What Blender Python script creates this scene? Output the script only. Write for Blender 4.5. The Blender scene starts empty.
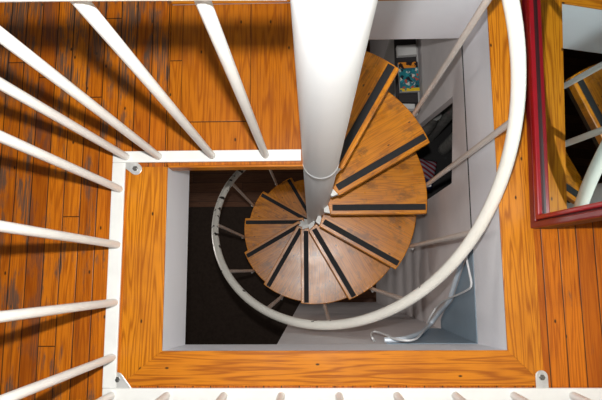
import bpy, bmesh, math, random
from mathutils import Vector, Matrix
from mathutils.geometry import tessellate_polygon

random.seed(7)
S = bpy.context.scene
C = S.collection
PI = math.pi
rad = math.radians

# ------------------------------------------------------------------ helpers
def obj(name, bm, mat, parent=None, bevel=0.0, smooth=False):
    bmesh.ops.recalc_face_normals(bm, faces=bm.faces)
    me = bpy.data.meshes.new(name)
    bm.to_mesh(me); bm.free()
    o = bpy.data.objects.new(name, me)
    C.objects.link(o)
    for m in (mat if isinstance(mat, (list, tuple)) else [mat]):
        me.materials.append(m)
    if smooth:
        me.shade_smooth()
        me.set_sharp_from_angle(angle=rad(40))
    if parent: o.parent = parent
    if bevel:
        b = o.modifiers.new('bevel', 'BEVEL'); b.width = bevel; b.segments = 2
        b.limit_method = 'ANGLE'; b.angle_limit = rad(40)
    return o

def thing(name, label, cat, loc=(0, 0, 0), rot=(0, 0, 0), group=None):
    o = bpy.data.objects.new(name, None)
    o.empty_display_size = .1
    C.objects.link(o)
    o.location = loc; o.rotation_euler = rot
    o['label'] = label; o['category'] = cat
    if group: o['group'] = group
    return o

def tag(o, label, cat, group=None):
    o['label'] = label; o['category'] = cat
    if group: o['group'] = group
    return o

def struct(name, bm, mat, bevel=0.0, smooth=False):
    o = obj(name, bm, mat, None, bevel, smooth)
    o['kind'] = 'structure'
    return o

def box(bm, x0, x1, y0, y1, z0, z1):
    v = [bm.verts.new((x, y, z)) for z in (z0, z1) for (x, y) in ((x0, y0), (x1, y0), (x1, y1), (x0, y1))]
    for f in ((0, 3, 2, 1), (4, 5, 6, 7), (0, 1, 5, 4), (1, 2, 6, 5), (2, 3, 7, 6), (3, 0, 4, 7)):
        bm.faces.new([v[i] for i in f])
    return v

def boxes(*bs):
    bm = bmesh.new()
    for b in bs: box(bm, *b)
    return bm

def prism(bm, poly, z0, z1, fn=lambda a, b, c: (a, b, c)):
    lo = [bm.verts.new(fn(a, b, z0)) for a, b in poly]
    hi = [bm.verts.new(fn(a, b, z1)) for a, b in poly]
    bm.faces.new(lo[::-1]); bm.faces.new(hi)
    n = len(poly)
    for i in range(n):
        bm.faces.new((lo[i], lo[(i + 1) % n], hi[(i + 1) % n], hi[i]))

def slab_holes(bm, loops, c0, c1, fn):
    """plate between c0 and c1 with an outer loop and holes, in the (a,b) plane"""
    flat = [p for l in loops for p in l]
    tris = tessellate_polygon([[Vector((a, b, 0)) for a, b in l] for l in loops])
    lo = [bm.verts.new(fn(a, b, c0)) for a, b in flat]
    hi = [bm.verts.new(fn(a, b, c1)) for a, b in flat]
    for t in tris:
        bm.faces.new([lo[i] for i in t]); bm.faces.new([hi[i] for i in reversed(t)])
    k = 0
    for l in loops:
        n = len(l)
        for i in range(n):
            a, b = k + i, k + (i + 1) % n
            bm.faces.new((lo[a], lo[b], hi[b], hi[a]))
        k += n

def tube(bm, pts, r, seg=14, cap=True, radii=None):
    pts = [Vector(p) for p in pts]
    n = len(pts)
    T = []
    for i in range(n):
        t = pts[min(i + 1, n - 1)] - pts[max(i - 1, 0)]
        T.append(t.normalized())
    up = Vector((0, 0, 1)) if abs(T[0].z) < .9 else Vector((1, 0, 0))
    N = (up - T[0] * up.dot(T[0])).normalized()
    rings = []
    for i in range(n):
        N = (N - T[i] * N.dot(T[i])).normalized()
        B = T[i].cross(N)
        rr = radii[i] if radii else r
        rings.append([bm.verts.new(pts[i] + (N * math.cos(2 * PI * k / seg) + B * math.sin(2 * PI * k / seg)) * rr) for k in range(seg)])
    for i in range(n - 1):
        for k in range(seg):
            bm.faces.new((rings[i][k], rings[i][(k + 1) % seg], rings[i + 1][(k + 1) % seg], rings[i + 1][k]))
    if cap:
        bm.faces.new(rings[0][::-1]); bm.faces.new(rings[-1])

def spline(pts, n=10):
    P = [Vector(p) for p in pts]
    P = [P[0] * 2 - P[1]] + P + [P[-1] * 2 - P[-2]]
    out = []
    for i in range(1, len(P) - 2):
        for k in range(n):
            t = k / n
            a, b, c, d = P[i - 1], P[i], P[i + 1], P[i + 2]
            out.append(.5 * ((2 * b) + (c - a) * t + (2 * a - 5 * b + 4 * c - d) * t * t + (3 * b - a - 3 * c + d) * t ** 3))
    out.append(P[-2])
    return out

# ------------------------------------------------------------------ materials
class G:
    def __init__(s, name):
        s.m = bpy.data.materials.new(name); s.m.use_nodes = True
        s.t = s.m.node_tree; s.p = s.t.nodes['Principled BSDF']
    def n(s, typ, ins=None, **kw):
        nd = s.t.nodes.new('ShaderNode' + typ)
        for k, v in kw.items(): setattr(nd, k, v)
        for k, v in (ins or {}).items():
            sock = nd.inputs[k]
            if isinstance(v, bpy.types.NodeSocket): s.t.links.new(v, sock)
            else: sock.default_value = v
        return nd
    def math(s, op, a, b=0.0, c=None, clamp=False):
        d = {0: a, 1: b}
        if c is not None: d[2] = c
        return s.n('Math', d, operation=op, use_clamp=clamp).outputs[0]
    def noise(s, vec, scale=1, detail=3, rough=.5, dist=0):
        return s.n('TexNoise', {'Vector': vec, 'Scale': scale, 'Detail': detail, 'Roughness': rough, 'Distortion': dist}).outputs[0]
    def mix(s, f, a, b, blend='MIX'):
        nd = s.n('Mix', None, data_type='RGBA', blend_type=blend)
        for k, v in ((0, f), (6, a), (7, b)):
            if isinstance(v, bpy.types.NodeSocket): s.t.links.new(v, nd.inputs[k])
            else: nd.inputs[k].default_value = v if k == 0 else (*v[:3], 1)
        return nd.outputs[2]
    def ramp(s, f, stops):
        nd = s.n('ValToRGB', {0: f})
        e = nd.color_ramp.elements
        while len(e) < len(stops): e.new(.5)
        for i, (p, c) in enumerate(stops):
            e[i].position = p; e[i].color = (*c, 1)
        return nd.outputs[0]
    def step(s, v, lo, hi):
        return s.n('MapRange', {0: v, 1: lo, 2: hi, 3: 0.0, 4: 1.0}, interpolation_type='SMOOTHSTEP').outputs[0]
    def set(s, **kw):
        for k, v in kw.items():
            k = {'base': 'Base Color', 'rough': 'Roughness', 'metal': 'Metallic', 'spec': 'Specular IOR Level', 'coat': 'Coat Weight', 'coatr': 'Coat Roughness'}.get(k, k)
            sock = s.p.inputs[k]
            if isinstance(v, bpy.types.NodeSocket): s.t.links.new(v, sock)
            elif isinstance(v, tuple): sock.default_value = (*v, 1)
            else: sock.default_value = v
        return s.m
    def bump(s, h, strength=.3, dist=.002):
        nd = s.n('Bump', {'Height': h, 'Strength': strength, 'Distance': dist})
        s.t.links.new(nd.outputs[0], s.p.inputs['Normal'])

def sr(r, g, b):
    f = lambda c: (c / 255 / 12.92) if c <= 10 else ((c / 255 + .055) / 1.055) ** 2.4
    return (f(r), f(g), f(b))

def wood(name, along='y', width=.058, length=.9, cols=None, gap=.035, wear=0.0, dark=.12, rough=.32, grain=1.0, rnd=False, boards=True, spec=.3, gs=.6, patch=0.0):
    g = G(name)
    tc = g.n('TexCoord').outputs['Object']
    sp = g.n('SeparateXYZ', {0: tc})
    a, b = (sp.outputs[0], sp.outputs[1]) if along == 'y' else (sp.outputs[1], sp.outputs[0])
    if rnd:
        r0 = g.n('ObjectInfo').outputs['Random']
        b = g.math('ADD', b, g.math('MULTIPLY', r0, 37.0)); a = g.math('ADD', a, g.math('MULTIPLY', r0, 11.0))
    u = g.math('DIVIDE', g.math('ADD', a, 50.0), width)
    i = g.math('FLOOR', u); fr = g.math('FRACT', u)
    h = g.n('TexWhiteNoise', {'W': i}, noise_dimensions='1D').outputs[0]
    b2 = g.math('ADD', b, g.math('MULTIPLY', h, 7.0))
    v = g.math('DIVIDE', g.math('ADD', b2, 50.0), length)
    j = g.math('FLOOR', v); fv = g.math('FRACT', v)
    cell = g.n('CombineXYZ', {0: i, 1: j}).outputs[0]
    h2 = g.n('TexWhiteNoise', {'Vector': cell}, noise_dimensions='2D').outputs[0]
    if not boards: h2 = g.noise(tc, 3.0, 1)
    # grain: long in b, narrow in a
    gv = g.n('CombineXYZ', {0: g.math('MULTIPLY', a, 30.0 * grain), 1: g.math('MULTIPLY', b2, 1.3), 2: g.math('MULTIPLY', h2, 40.0) if boards else 0.0}).outputs[0]
    n1 = g.noise(gv, 1.0, 2, .45, .25)
    ring = g.math('FRACT', g.math('MULTIPLY', n1, 11.0))
    ring = g.math('MULTIPLY', g.math('ABSOLUTE', g.math('SUBTRACT', ring, .5)), 2.0)
    fv2 = g.n('CombineXYZ', {0: g.math('MULTIPLY', a, 330.0), 1: g.math('MULTIPLY', b2, 9.0), 2: h2 if boards else 0.0}).outputs[0]
    n2 = g.noise(fv2, 1.0, 2, .5)
    base = g.ramp(h2, [(0, cols[0]), (.5, cols[1]), (1, cols[2])])
    dk = g.mix(1.0, base, (.50, .36, .25), 'MULTIPLY')
    col = g.mix(g.math('MULTIPLY', g.step(ring, .35, 1.0), gs), base, dk)
    col = g.mix(g.math('MULTIPLY', g.step(n2, .50, .72), .7), col, dk)
    big = g.noise(tc, 5.0, 3, .6)
    col = g.mix(g.math('MULTIPLY', g.step(big, .45, .75), .35), col, dk)
    if patch:
        pn = g.noise(g.n('VectorMath', {0: tc, 1: (1, 1, 0)}, operation='MULTIPLY').outputs[0] if not rnd else g.n('CombineXYZ', {0: g.math('MULTIPLY', a, 1.0), 1: g.math('MULTIPLY', b, .6)}).outputs[0], 13.0, 5, .7)
        col = g.mix(g.math('MULTIPLY', g.step(pn, .50, .66), patch), col, (.16, .065, .022))
    # knots
    vor = g.n('TexVoronoi', {'Vector': g.n('CombineXYZ', {0: g.math('MULTIPLY', a, 9.0), 1: g.math('MULTIPLY', b2, 4.5)}).outputs[0], 'Scale': 1.0}, voronoi_dimensions='2D').outputs['Distance']
    col = g.mix(g.math('SUBTRACT', 1.0, g.step(vor, .012, .035)), col, (.05, .018, .005))
    if wear:
        wv = g.n('CombineXYZ', {0: g.math('MULTIPLY', a, 3.2), 1: g.math('MULTIPLY', b, .8)}).outputs[0]
        w1 = g.noise(wv, 7.0, 5, .65)
        west = g.step(sp.outputs[0], -.45, -.95)
        north = g.step(sp.outputs[1], .25, .8)
        loc = g.math('MAXIMUM', g.math('MULTIPLY', west, .8), north)
        f = g.math('MULTIPLY', g.step(g.math('ADD', w1, g.math('MULTIPLY', loc, .16)), .575, .70), wear)
        f = g.math('MULTIPLY', f, g.step(n2, .34, .56))
        col = g.mix(f, col, (.095, .062, .044))
        sc = g.math('MULTIPLY', g.step(g.noise(fv2, .35, 2, .7), .60, .72), .5 * wear)
        col = g.mix(sc, col, (.055, .022, .010))
    if boards:
        dkb = g.math('MULTIPLY', g.math('LESS_THAN', h, dark), .45)
        col = g.mix(dkb, col, dk)
        e = g.math('MINIMUM', fr, g.math('SUBTRACT', 1.0, fr))
        seam = g.math('SUBTRACT', 1.0, g.step(e, gap * .4, gap))
        e2 = g.math('MULTIPLY', g.math('MINIMUM', fv, g.math('SUBTRACT', 1.0, fv)), length)
        seam2 = g.math('SUBTRACT', 1.0, g.step(e2, .0008, .0022))
        sm = g.math('MAXIMUM', seam, seam2)
        col = g.mix(g.math('MULTIPLY', sm, .88), col, (.012, .005, .002))
        g.bump(g.math('SUBTRACT', g.math('MULTIPLY', n2, .12), sm), .35, .0015)
    else:
        g.bump(n2, .15, .0008)
    rr = g.math('ADD', rough, g.math('MULTIPLY', g.math('SUBTRACT', big, .5), .3))
    return g.set(base=col, rough=rr, spec=spec)

def plain(name, c, rough=.5, metal=0.0, spec=.5, var=0.0, scale=6.0, bump=0.0, coat=0.0, chips=0.0):
    g = G(name)
    tc = g.n('TexCoord').outputs['Object']
    col = g.n('RGB').outputs[0]; col.default_value = (*c, 1)
    if var:
        nz = g.noise(tc, scale, 5, .6)
        col = g.mix(g.step(nz, .35, .75), c, tuple(x * (1 - var) for x in c))
    if chips:
        c1 = g.noise(tc, 22.0, 2, .5)
        z = g.n('SeparateXYZ', {0: tc}).outputs[2]
        low = g.step(z, -.6, -1.3)
        f = g.step(g.math('ADD', c1, g.math('MULTIPLY', low, .14)), .725, .75)
        col = g.mix(f, col, (.03, .022, .018))
    if bump: g.bump(g.noise(tc, 60.0, 3), bump, .001)
    return g.set(base=col, rough=rough, metal=metal, spec=spec, coat=coat)

ORANGE = [sr(176, 84, 22), sr(204, 106, 30), sr(218, 126, 42)]
M = {}
M['floor'] = wood('strip_floor', 'y', .0485, 1.5, [(.46, .118, .003), (.56, .150, .004), (.62, .180, .006)], .045, wear=.9, dark=.08, rough=.36)
M['landing'] = wood('landing_board', 'y', .205, 3.0, [(.44, .122, .004), (.48, .138, .005), (.52, .152, .006)], .006, wear=.12, dark=0, rough=.34, grain=.6)
M['trim_y'] = wood('trim_long', 'y', 3.0, 9.0, [(.56, .185, .006), (.61, .210, .008), (.66, .235, .010)], .0, rough=.33, boards=False, grain=.8, gs=.8)
M['trim_x'] = wood('trim_cross', 'x', 3.0, 9.0, [(.52, .165, .006), (.57, .185, .007), (.61, .210, .010)], .0, rough=.33, boards=False, grain=.8, gs=.8)
M['tread'] = wood('tread_oak', 'x', .5, 4.0, [(.70, .235, .008), (.78, .275, .012), (.84, .310, .018)], .0, rough=.29, boards=False, grain=.9, rnd=True, spec=.62, gs=.5, patch=.65)
M['lower_floor'] = wood('lower_boards', 'x', .085, 1.6, [sr(84, 52, 32), sr(98, 62, 38), sr(112, 72, 46)], .03, rough=.5)
M['white'] = plain('white_paint', sr(236, 236, 232), .38, var=.06, scale=14)
M['rail'] = plain('rail_paint', sr(240, 236, 226), .36, var=.08, scale=10, chips=1)
M['pole'] = plain('pole_paint', sr(226, 230, 232), .42, var=.05, scale=3)
M['spindle'] = plain('spindle_paint', sr(214, 204, 196), .4, var=.10, scale=18)
M['well'] = plain('well_paint', sr(232, 232, 237), .55, var=.05, scale=4, bump=.05)
M['wall'] = plain('grey_wall_paint', sr(222, 217, 218), .62, var=.12, scale=5, bump=.08)
M['ceil'] = plain('ceiling_paint', sr(196, 196, 196), .8)
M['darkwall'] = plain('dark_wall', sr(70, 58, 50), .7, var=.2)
M['blackwall'] = plain('black_lining_and_seam_shade', sr(24, 22, 22), .8)
M['upwall'] = plain('upper_wall_paint', sr(214, 206, 190), .7, var=.04)
M['black'] = plain('black_grip', sr(34, 34, 36), .75, var=.3, scale=60, bump=.4)
M['steel'] = plain('dark_steel', sr(30, 27, 26), .5, metal=.3)
M['red'] = plain('red_lacquer', sr(150, 12, 26), .28, var=.15, scale=20, coat=.3)
M['darkred'] = plain('dark_red_lacquer', sr(112, 10, 22), .32, var=.2, scale=20, coat=.2)
M['maroon'] = plain('maroon_groove', sr(52, 6, 10), .45)
M['mirror'] = G('mirror_glass').set(base=(.70, .83, .84), metal=1.0, rough=.015)
M['rug'] = plain('dark_rug', sr(62, 52, 46), .95, spec=.1, var=.25, scale=40, bump=.3)
M['zinc'] = plain('zinc_plate', sr(206, 206, 204), .35, metal=.35, var=.2, scale=40)
M['bolt'] = plain('bolt_metal', sr(120, 118, 114), .35, metal=.8)
M['bluegrey'] = plain('blue_grey_sheet', sr(132, 150, 164), .55, var=.1, scale=6)
M['conduit'] = plain('conduit_grey', sr(214, 222, 230), .35, metal=.2)
M['wire'] = plain('white_wire', sr(216, 216, 216), .45)
M['paper'] = plain('white_card', sr(206, 206, 204), .7, var=.06, scale=20)
M['darkcard'] = plain('dark_card', sr(38, 34, 36), .55)
M['whitewood'] = plain('white_melamine', sr(176, 174, 172), .5, var=.05)
M['tin'] = plain('grey_tin', sr(150, 150, 146), .4, metal=.5, var=.4, scale=30)

def cover_mat():
    g = G('printed_cover')
    tc = g.n('TexCoord').outputs['Object']
    v = g.n('TexVoronoi', {'Vector': tc, 'Scale': 75.0})
    n = g.noise(tc, 34.0, 3, .6)
    h = g.n('SeparateColor', {0: v.outputs['Color']}).outputs[0]
    col = g.ramp(h, [(0, sr(30, 120, 130)), (.45, sr(40, 140, 150)), (.55, sr(16, 24, 40)), (.75, sr(200, 206, 200)), (.88, sr(190, 80, 60)), (1, sr(226, 170, 40))])
    for e in g.t.nodes:
        if e.type == 'VALTORGB': e.color_ramp.interpolation = 'CONSTANT'
    col = g.mix(g.step(n, .52, .6), col, sr(28, 100, 116))
    y = g.n('SeparateXYZ', {0: tc}).outputs[1]
    col = g.mix(g.step(y, .042, .047), col, g.mix(g.step(n, .5, .54), sr(36, 24, 26), sr(226, 140, 40)))
    yel = g.math('MULTIPLY', g.math('LESS_THAN', y, -.058), g.math('GREATER_THAN', n, .45))
    col = g.mix(yel, col, sr(230, 190, 30))
    return g.set(base=col, rough=.35)
M['cover'] = cover_mat()

def cloth_mat():
    g = G('striped_cloth')
    tc = g.n('TexCoord').outputs['Object']
    s = g.n('SeparateXYZ', {0: tc})
    w = g.math('ADD', s.outputs[1], g.math('MULTIPLY', s.outputs[0], .35))
    st = g.math('FRACT', g.math('MULTIPLY', g.math('ADD', w, 5.0), 38.0))
    col = g.mix(g.math('GREATER_THAN', st, .5), sr(120, 30, 40), sr(140, 132, 142))
    col = g.mix(g.math('LESS_THAN', s.outputs[1], -.03), col, sr(30, 40, 84))
    return g.set(base=col, rough=.9, spec=.1)
M['cloth'] = cloth_mat()

# ------------------------------------------------------------------ key dimensions (metres, upper floor at z = 0)
OX0, OX1, OY0, OY1 = -.425, .523, -.203, .822        # floor opening
SLAB = -.268                                          # underside of the floor
AX = Vector((-.003, .332, 0))                         # stair axis
RISE = .2392
Z1 = -.256
LOW = Z1 - RISE * 12                                  # lower floor
NOSE = .0736                                          # nosing offset ahead of the radius
zt = lambda k: Z1 - RISE * (k - 1)

# ------------------------------------------------------------------ setting: upper floor, trims, walls
FX0, FX1, FY0, FY1 = -2.4, .832, -2.0, 2.4
TW = .112                                             # width of the wooden border
tx0, tx1, ty0, ty1 = OX0 - TW, OX1 + .09, OY0 - .09, OY1 + .10
bm = bmesh.new()
slab_holes(bm, [[(FX0, FY0), (FX1, FY0), (FX1, FY1), (FX0, FY1)],
                [(OX0 - .004, OY0 - .022), (OX1 + .004, OY0 - .022), (OX1 + .004, OY1 + .004), (OX0 - .004, OY1 + .004)]], SLAB + .012, -.002, lambda a, b, c: (a, b, c))
struct('floor', bm, M['floor'])
bm = bmesh.new()
slab_holes(bm, [[(FX0, FY0), (FX1, FY0), (FX1, FY1), (FX0, FY1)],
                [(OX0 - .004, OY0 - .022), (OX1 + .004, OY0 - .022), (OX1 + .004, OY1 + .004), (OX0 - .004, OY1 + .004)]], SLAB, SLAB + .012, lambda a, b, c: (a, b, c))
struct('ceiling', bm, M['ceil'])

def trim(name, poly, mat):
    bm = bmesh.new(); prism(bm, poly, -.002, .004)
    return struct(name, bm, mat, bevel=.0008)
LANDY = .317
ix0, ix1, iy0, iy1 = OX0 + .002, OX1 - .002, OY0 + .002, OY1 - .002
trim('trim_1', [(tx0, ty0), (ix0, iy0), (ix0, LANDY), (tx0, LANDY)], M['trim_y'])
trim('trim_2', [(tx0, ty0), (tx1, ty0), (ix1, iy0), (ix0, iy0)], M['trim_x'])
trim('trim_3', [(ix1, iy0), (tx1, ty0), (tx1, ty1), (ix1, iy1)], M['trim_y'])
trim('trim_4', [(OX0, iy1), (ix1, iy1), (tx1, ty1), (OX0, ty1)], M['trim_x'])
# painted lining of the opening
e = .006
struct('trim_5', boxes((OX0 - .0035, OX0 + .001, OY0 - .019, LANDY, SLAB, -.003), (OX0 - .0035, OX0 + .001, LANDY, OY1, SLAB, -.047)), M['well'])
bm = bmesh.new()                                      # the near face flares out a little towards the bottom
prism(bm, [(OY0 + .001, -.003), (OY0 - .0035, -.003), (OY0 - .0185, SLAB), (OY0 - .014, SLAB)], OX0 + .001, OX1 - .001, lambda a, b, c: (c, a, b))
struct('trim_6', bm, M['well'])
struct('trim_7', boxes((OX1 - .001, OX1 + .0035, OY0 - .019, OY1, SLAB, -.003)), M['well'])
struct('trim_8', boxes((OX0, OX1, OY1 - .001, OY1 + .0035, SLAB, -.003)), M['well'])

# upper wall behind the mirror
struct('wall_right', boxes((.832, .90, FY0, FY1, SLAB, 1.75)), M['upwall'])
struct('baseboard_right', boxes((.816, .832, FY0, FY1, -.002, .03)), M['trim_y'], bevel=.003)

# ------------------------------------------------------------------ setting: lower room
RX = .5245                                             # face of the grey wall under the right edge
struct('floor.001', boxes((FX0, 1.3, FY0, FY1, LOW - .05, LOW)), M['lower_floor'])
hole = [(.349, -.505), (.667, -.43), (.735, -1.00), (.80, -1.62), (.349, -1.62)]
bm = bmesh.new()
slab_holes(bm, [[(OY0 - .05, LOW), (FY1, LOW), (FY1, SLAB - .024), (OY0 - .05, SLAB - .024)], hole], RX, RX + .03, lambda a, b, c: (c, a, b))
struct('wall_east', bm, M['wall'])
struct('seam_shadow_strip', boxes((RX + .0005, RX + .02, OY0 - .0165, FY1, SLAB - .024, SLAB)), M['blackwall'])  # black strip standing in for the shadow line under the well lining
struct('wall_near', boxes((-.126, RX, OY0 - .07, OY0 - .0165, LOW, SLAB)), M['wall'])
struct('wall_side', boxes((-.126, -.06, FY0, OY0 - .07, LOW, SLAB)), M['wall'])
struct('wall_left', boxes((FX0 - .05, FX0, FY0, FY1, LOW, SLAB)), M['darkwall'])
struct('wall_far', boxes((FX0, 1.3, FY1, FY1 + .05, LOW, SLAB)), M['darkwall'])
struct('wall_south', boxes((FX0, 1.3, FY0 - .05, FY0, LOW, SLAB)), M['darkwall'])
# cupboard behind the opening in the grey wall
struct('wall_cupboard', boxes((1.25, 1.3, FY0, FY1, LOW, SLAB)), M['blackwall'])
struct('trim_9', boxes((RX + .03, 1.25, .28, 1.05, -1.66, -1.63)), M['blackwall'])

# ------------------------------------------------------------------ spiral staircase
st = thing('spiral_staircase', 'spiral staircase of orange wooden treads with black grip strips winding around a white pole', 'staircase', (AX.x, AX.y, LOW))
def L(o):                                             # world-built child of the staircase
    o.location = Vector((0, 0, -LOW)) - Vector((AX.x, AX.y, 0)) if False else Vector((-AX.x, -AX.y, -LOW)); return o

px_lo, px_hi = Vector((.002, .332, LOW)), Vector((.030, .332, 1.62))
bm = bmesh.new()
tube(bm, [px_lo.lerp(px_hi, i / 12) for i in range(13)], .0525, 48)
pole = L(obj('pole', bm, M['pole'], st, smooth=True))
bm = bmesh.new()
pc = px_lo.lerp(px_hi, -LOW / (1.62 - LOW))
tube(bm, [pc + Vector((0, 0, z)) for z in (-.050, -.048, -.001, .0)], .054, 40, radii=[.0525, .0536, .0536, .0525])
L(obj('landing_collar', bm, M['pole'], st, smooth=True))
bm = bmesh.new()
prism(bm, [(pc.x + .15 * math.cos(t * PI / 16), pc.y + .15 * math.sin(t * PI / 16)) for t in range(32)], LOW, LOW + .01)
L(obj('base_plate', bm, M['white'], st, bevel=.002))

# landing platform
bm = bmesh.new(); box(bm, OX0 - .0025, -.022, LANDY + .004, OY1 - .003, -.045, 0)
lp = L(obj('landing_platform', bm, M['landing'], st, bevel=.003))
bm = boxes((OX0 + .003, -.026, LANDY - .002, LANDY + .004, -.046, -.001))
x = obj('landing_edge', bm, M['trim_x'], lp)
bm = boxes((OX0 + .003, -.04, LANDY + .02, LANDY + .05, -.085, -.045), (OX0 + .003, -.04, OY1 - .06, OY1 - .03, -.085, -.045), (-.06, -.03, LANDY + .05, OY1 - .06, -.085, -.045))
x = obj('landing_frame', bm, M['steel'], lp)

# one tread in its own frame: nosing along +x, stair going down towards -y
def tread_poly(inset=0.0, back=.024):
    R = .4825 - inset
    c = NOSE - inset
    a0 = -math.asin(c / R)
    # back line parallel to the next nosing (30 degrees up), lapped under it
    u = Vector((math.cos(rad(30)), math.sin(rad(30)))); t = Vector((math.sin(rad(30)), -math.cos(rad(30))))
    cb = NOSE - back + inset
    a1 = rad(30) - math.asin(cb / R)
    poly = [(.072 + inset, -c)]
    for i in range(13):
        a = a0 + (a1 - a0) * i / 12
        poly.append((R * math.cos(a), R * math.sin(a)))
    p = u * (.062 + inset) + t * cb * .55
    poly.append((p.x, p.y))
    poly.append((.060 + inset, -.018))
    return poly
def make_tread():
    bm = bmesh.new(); prism(bm, tread_poly(), -.030, 0)
    t = obj('tread', bm, M['tread'], st, bevel=.0035)
    bm = bmesh.new(); box(bm, .080, .474, -NOSE + .017, -NOSE + .043, -.002, .0022)
    obj('grip_strip', bm, M['black'], t, bevel=.0008)
    bm = bmesh.new()
    prism(bm, tread_poly(.006), -.052, -.030)
    obj('steel_pan', bm, M['steel'], t)
    bm = bmesh.new()
    prism(bm, [(.040, -.012), (.046, -.062), (.090, -NOSE + .004), (.088, -NOSE + .014)], -.034, -.004)
    obj('hub_bracket', bm, M['white'], t, bevel=.001)
    bm = bmesh.new()
    box(bm, .455, .472, -NOSE + .004, -NOSE + .05, -.064, -.050)
    obj('end_cleat', bm, M['steel'], t)
    return t
def place_tread(o, k):
    p = px_lo.lerp(px_hi, (zt(k) - LOW) / (1.62 - LOW))
    o.location = (AX.x - AX.x, 0, zt(k) - LOW)
    o.rotation_euler = (0, 0, rad(60 - 30 * (k - 1)))
proto = make_tread(); place_tread(proto, 1)
kids = list(proto.children)
for k in range(2, 13):
    t = proto.copy(); C.objects.link(t); t.parent = st; place_tread(t, k)
    for ch in kids:
        c = ch.copy(); C.objects.link(c); c.parent = t

# helical handrail
RR, HR = .5146, .88
def rail_pt(th, dz=0):
    z = Z1 + HR - RISE * (60 - th) / 30
    return Vector((AX.x + RR * math.cos(rad(th)), AX.y + RR * math.sin(rad(th)), z + dz))
bm = bmesh.new()
tube(bm, [rail_pt(92 - i * 3) for i in range(121)], .0178, 16)
L(obj('handrail', bm, M['rail'], st, smooth=True))
for k in range(2, 13):
    th = 36.5 - 30 * (k - 2)
    a = Vector((AX.x + .491 * math.cos(rad(th)), AX.y + .491 * math.sin(rad(th)), zt(k) - .044))
    b = rail_pt(th, -.004)
    bm = bmesh.new(); tube(bm, [a, b], .0092, 12)
    s = L(obj('baluster', bm, M['spindle'], st, smooth=True))
    bm = bmesh.new()
    d = Vector((math.cos(rad(th)), math.sin(rad(th)), 0))
    tube(bm, [a + Vector((0, 0, .012)) - d * .03, a + Vector((0, 0, .012)) + d * .018], .0095, 8)
    obj('foot_bolt', bm, M['white'], s, smooth=True)

# ------------------------------------------------------------------ guard railing round the opening
gr = thing('guard_railing', 'white metal guard railing of round balusters standing on the floor around the stair opening', 'railing', (-.562, -.316, .004))
def R_(o):
    o.location = (.562, .316, -.004); return o
bx, by, ly = -.5625, -.3165, .345                    # left run, near run, landing run
bm = boxes((bx - .0185, bx + .0185, -.2975, .3285, .004, .013))
R_(obj('base_bar', bm, M['white'], gr, bevel=.0015))
bm = boxes((bx - .0185, -.036, .329, .362, .004, .013))
R_(obj('base_bar', bm, M['white'], gr, bevel=.0015))
bm = boxes((bx + .019 - .037, .812, -.336, -.298, .004, .013))
R_(obj('base_bar', bm, M['white'], gr, bevel=.0015))
RH = .917
bm = bmesh.new()
tube(bm, spline([(.828, by, RH), (.4, by, RH), (-.2, by, RH), (bx + .06, by, RH), (bx + .012, by + .012, RH), (bx, by + .06, RH), (bx, 0, RH), (bx, ly - .06, RH), (bx + .012, ly - .012, RH), (bx + .06, ly, RH), (-.3, ly, RH), (-.030, ly - .004, RH)], 8), .0178, 16)
R_(obj('handrail', bm, M['white'], gr, smooth=True))
spots = [(-.541, ly)] + [(xx, ly) for xx in (-.447, -.292, -.138)] + [(bx + .006, yy) for yy in (.251, .092, -.068, -.216)] + [(bx + .008, by)] + [(-.403 + .155 * i, by) for i in range(8)]
for (xx, yy) in spots:
    tx = xx; ty = yy
    if yy == ly and xx < -.5: tx, ty = bx + .012, ly - .012
    elif yy == by and xx < -.5: tx, ty = bx + .012, by + .012
    elif yy not in (ly, by): tx = bx
    bm = bmesh.new(); tube(bm, [(xx, yy, .012), (tx, ty, RH)], .0105, 12)
    R_(obj('baluster', bm, M['white'], gr, smooth=True))
def foot(poly, bolt, name='foot_bracket'):
    bm = bmesh.new(); prism(bm, poly, .0042, .0085)
    f = R_(obj(name, bm, M['zinc'], gr, bevel=.001))
    bm = bmesh.new()
    tube(bm, [(bolt[0], bolt[1], .008), (bolt[0], bolt[1], .0125)], .0078, 6)
    tube(bm, [(bolt[0], bolt[1], .0125), (bolt[0], bolt[1], .016)], .004, 10)
    b = obj('bolt', bm, M['bolt'], f)
def tongue(x0, y0, ang, ln, w):
    d = Vector((math.cos(rad(ang)), math.sin(rad(ang)))); n = Vector((-d.y, d.x)); o = Vector((x0, y0))
    pts = [o - n * w, o + d * (ln - w) - n * w]
    for i in range(1, 8):
        a = -PI / 2 + PI * i / 8
        pts.append(o + d * (ln - w) + (d * math.cos(a) + n * math.sin(a)) * w)
    pts += [o + d * (ln - w) + n * w, o + n * w]
    return [(p.x, p.y) for p in pts], o + d * (ln - w * 1.1)
p, c = tongue(bx + .012, ly - .006, -38, .064, .017); foot(p, c)
p, c = tongue(bx + .050, by + .004, 128, .066, .017); foot(p, c)
p, c = tongue(.606, by + .008, 90, .056, .0165); foot(p, c)

# ------------------------------------------------------------------ leaning mirror
LEAN = 6.0
mr = thing('leaning_mirror', 'tall mirror with a red lacquered frame leaning against the wall beside the stair opening', 'mirror', (.607, .129, .0), (0, rad(LEAN), rad(-1.6)))
MW, MH, FB, FS, TH = .74, 1.62, .052, .034, .05
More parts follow.
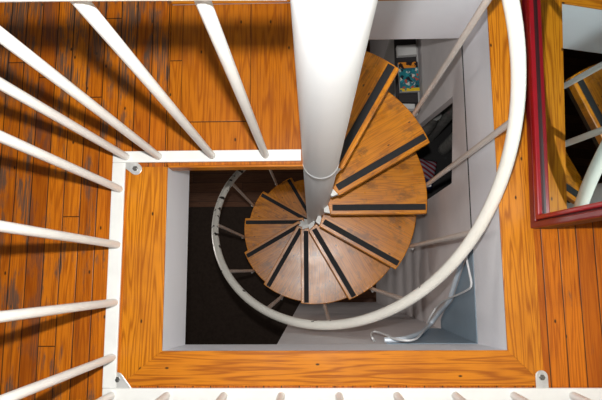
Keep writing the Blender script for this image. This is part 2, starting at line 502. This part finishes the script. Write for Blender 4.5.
# local: x = depth (0 is the front), y along the width, z up
def frame_bar(bm, y0, y1, z0, z1, x0, x1): box(bm, x0, x1, y0, y1, z0, z1)
bm = bmesh.new()
slab_holes(bm, [[(0, 0), (MW, 0), (MW, MH), (0, MH)], [(FS, FB), (MW - FS, FB), (MW - FS, MH - FS), (FS, MH - FS)]], .006, TH, lambda a, b, c: (c, a, b))
obj('frame', bm, M['maroon'], mr)
def ring(name, i0, i1, x0, x1, mat, bev):
    bm = bmesh.new()
    k = FB / FS
    out = [(i0, i0 * k), (MW - i0, i0 * k), (MW - i0, MH - i0), (i0, MH - i0)]
    inn = [(i1, i1 * k), (MW - i1, i1 * k), (MW - i1, MH - i1), (i1, MH - i1)]
    slab_holes(bm, [out, inn], x0, x1, lambda a, b, c: (c, a, b))
    return obj(name, bm, mat, mr, bevel=bev)
ring('outer_molding', .0, .0185, -.003, .010, M['darkred'], .004)
ring('inner_molding', .0215, .034, -.006, .010, M['red'], .004)
bm = boxes((.012, .016, FS - .004, MW - FS + .004, FB - .004, MH - FS + .004))
obj('glass', bm, M['mirror'], mr)
bm = boxes((TH - .004, TH, .01, MW - .01, .01, MH - .01))
obj('backing', bm, M['darkcard'], mr)

# ------------------------------------------------------------------ lower room: things along the grey wall
BZ = -1.02
bk = thing('bookcase', 'narrow white bookcase standing against the grey wall below, seen from above behind the treads', 'bookcase', (.46, 1.0, LOW))
bo = Vector((-.46, -1.0, -LOW))
def K(o): o.location = bo; return o
bx0, bx1, byy0, byy1 = .408, RX - .002, .80, 1.24
K(obj('back_panel', boxes((bx1 - .008, bx1, byy0, byy1, LOW, BZ)), M['whitewood'], bk))
K(obj('side_panel', boxes((bx0, bx1 - .008, byy0, byy0 + .016, LOW, BZ)), M['whitewood'], bk))
K(obj('side_panel', boxes((bx0, bx1 - .008, byy1 - .016, byy1, LOW, BZ)), M['whitewood'], bk))
K(obj('top_panel', boxes((bx0, bx1 - .008, byy0 + .016, byy1 - .016, BZ - .016, BZ)), M['darkcard'], bk))
for z in (LOW + .06, LOW + .5, LOW + .95, LOW + 1.4):
    K(obj('shelf', boxes((bx0 + .004, bx1 - .008, byy0 + .016, byy1 - .016, z - .014, z)), M['whitewood'], bk))
def flat_box(name, loc, sx, sy, sz, mat, label, cat, rz=0, side=None):
    bm = boxes((-sx / 2, sx / 2, -sy / 2, sy / 2, 0, sz))
    o = obj(name, bm, mat, None, bevel=.0015)
    if side:
        o.data.materials.append(side)
        for p in o.data.polygons:
            if p.normal.z < .5: p.material_index = 1
    o.location = loc; o.rotation_euler = (0, 0, rz)
    return tag(o, label, cat)
flat_box('book', (.470, .966, BZ + .0005), .096, .150, .022, M['cover'], 'teal illustrated book lying face up on the narrow white bookcase', 'book', rad(2), M['paper'])
flat_box('box', (.462, 1.10, BZ + .0005), .094, .052, .03, M['paper'], 'small white box on the bookcase just behind the teal illustrated book', 'box', rad(3))
flat_box('case', (.462, .856, BZ + .0005), .09, .040, .02, M['darkcard'], 'dark flat case on the bookcase in front of the teal illustrated book', 'case', rad(-2))
flat_box('notepad', (.455, .8185, BZ + .0005), .080, .026, .014, M['paper'], 'white notepad at the near end of the narrow white bookcase', 'notepad', rad(-2))

# things inside the opening in the grey wall
SZ = -1.63
cl = bmesh.new()
nx, ny = 16, 18
W = [[None] * (ny + 1) for _ in range(nx + 1)]
for i in range(nx + 1):
    for j in range(ny + 1):
        a, b = (i / nx - .5) * .17, (j / ny - .5) * .19
        z = .05 * (1 - (2 * a / .20) ** 4) * (1 - (2 * b / .20) ** 4) + .008 * math.sin(a * 70 + b * 30) * (1 - abs(2 * a / .2)) + .002
        W[i][j] = cl.verts.new((a, b, max(z, .001)))
for i in range(nx):
    for j in range(ny): cl.faces.new((W[i][j], W[i + 1][j], W[i + 1][j + 1], W[i][j + 1]))
co = obj('cloth', cl, M['cloth'], None, smooth=True)
sol = co.modifiers.new('solid', 'SOLIDIFY'); sol.thickness = .004; sol.offset = -1
co.location = (.630, .600, SZ + .005); co.rotation_euler = (0, 0, rad(-14))
tag(co, 'crumpled red and white striped cloth with a navy end inside the dark wall opening', 'cloth')
def jar_bm(r, h):
    bm = bmesh.new()
    tube(bm, [(0, 0, z) for z in (0, h * .78, h * .86, h)], r, 20, radii=[r, r, r * .8, r * .8])
    return bm
tin_spots = [(.60, .78, .035, .60, 'shortest grey tin in the dark wall opening, nearest the stair'), (.69, .83, .04, .66, 'middle grey canister of the three in the dark wall opening'), (.78, .75, .035, .63, 'grey canister deepest inside the dark wall opening')]
for (xx, yy, r, h, lab) in tin_spots:
    o = obj('canister', jar_bm(r, h), M['tin'], None, smooth=True)
    o.location = (xx, yy, SZ + .0005); tag(o, lab, 'canister', 'canisters in the wall opening')

# ------------------------------------------------------------------ corner with cable, wire and blue-grey sheet
path = [(.505, .085, -.285), (.507, .06, -.345), (.508, -.052, -.50), (.507, -.095, -.56), (.503, -.145, -.70), (.485, -.192, -.775), (.45, -.205, -.70), (.38, -.205, -.486), (.309, -.205, -.335), (.285, -.205, -.296), (.255, -.206, -.284), (.225, -.206, -.284)]
sp_ = spline(path, 10)
bm = bmesh.new(); tube(bm, sp_, .0088, 14)
cb = obj('conduit', bm, M['conduit'], None, smooth=True)
tag(cb, 'grey flexible conduit drooping across the grey corner under the opening edge', 'cable')
wp = [(0.508, 0.075, -0.285), (0.497, 0.057, -0.261), (0.497, 0.012, -0.236), (0.497, -0.029, -0.222), (0.497, -0.049, -0.283), (0.497, -0.081, -0.497), (0.496, -0.102, -0.625), (0.493, -0.134, -0.731), (0.458, -0.176, -0.701), (0.429, -0.194, -0.599), (0.366, -0.195, -0.378), (0.316, -0.195, -0.22), (0.278, -0.195, -0.174), (0.248, -0.195, -0.23), (0.233, -0.195, -0.369), (0.211, -0.195, -0.443), (0.191, -0.195, -0.369), (0.181, -0.194, -0.239), (0.192, -0.209, -0.28)]
bm = bmesh.new(); tube(bm, spline(wp, 10), .0034, 8)
tag(obj('wire', bm, M['wire'], None, smooth=True), 'thin white wire looping beside the thicker grey conduit in the corner', 'wire')
# sheet lining the corner above the conduit: right-wall leaf and near-wall leaf
bm = bmesh.new()
top = -.272
NY = OY0 - .0165
pts = [tuple(p) for p in sp_]
pa = [(y, z) for (x, y, z) in pts if x > .49 and z < top]
poly = [(pa[0][0], top)] + pa + [(NY, pa[-1][1]), (NY, top)]
prism(bm, poly, RX - .004, RX - .0005, lambda a, b, c: (c, a, b))
pb = [(x, z) for (x, y, z) in pts if x < .486 and x > .23 and z < top]
poly = [(RX - .004, top), (RX - .004, pa[-1][1])] + pb + [(pb[-1][0], top)]
prism(bm, poly, NY + .0005, NY + .004, lambda a, b, c: (a, c, b))
tag(obj('corner_sheet', bm, M['bluegrey']), 'blue-grey sheet lining the corner above the drooping grey conduit', 'sheet')

# dark rug on the lower floor
bm = boxes((-1.9, -.14, -1.2, .612, LOW, LOW + .012))
tag(obj('rug', bm, M['rug'], None, bevel=.004), 'large dark brown rug on the wooden floor below the stair opening', 'rug')

# ------------------------------------------------------------------ light: the camera's flash, added fill in the lower room, soft ambient
fl = bpy.data.lights.new('flash', 'POINT'); fl.energy = 100; fl.shadow_soft_size = .016; fl.color = (1, .985, .96)
fo = bpy.data.objects.new('flash', fl); C.objects.link(fo); fo.location = (-.012, .112, 1.48)
ll = bpy.data.lights.new('lower_fill', 'AREA'); ll.energy = 7; ll.shape = 'DISK'; ll.size = .45; ll.color = (1, .93, .86)  # unseen fill added to brighten the lower walls, no lamp body there
lo = bpy.data.objects.new('lower_fill', ll); C.objects.link(lo); lo.location = (-1.55, .45, -1.85); lo.rotation_euler = (0, rad(-100), 0)
w = bpy.data.worlds.new('world'); S.world = w; w.use_nodes = True
bg = w.node_tree.nodes['Background']; bg.inputs[0].default_value = (.95, .97, 1.0, 1); bg.inputs[1].default_value = .09

# ------------------------------------------------------------------ camera
f = 530.78; W_, H_ = 602, 400
d = Vector((314.76 - 301, 200 - 276.51, -f)).normalized()
yv = Vector((280.45 - 301, f * f / 76.51, -f)); yv = (yv - d * yv.dot(d)).normalized()
zv = -d; xv = yv.cross(zv)
cam = bpy.data.cameras.new('camera'); cam.sensor_fit = 'HORIZONTAL'; cam.sensor_width = 36; cam.lens = f / W_ * 36
cam.clip_start = .01
cobj = bpy.data.objects.new('camera', cam); C.objects.link(cobj)
rot = Matrix((xv, yv, zv)).to_4x4()                   # camera axes -> world
cobj.matrix_world = Matrix.Translation((0, 0, 1.5)) @ rot
S.camera = cobj
S.view_settings.view_transform = 'Standard'; S.view_settings.look = 'None'
S.view_settings.exposure = 0; S.view_settings.gamma = 1; S.view_settings.use_curve_mapping = False
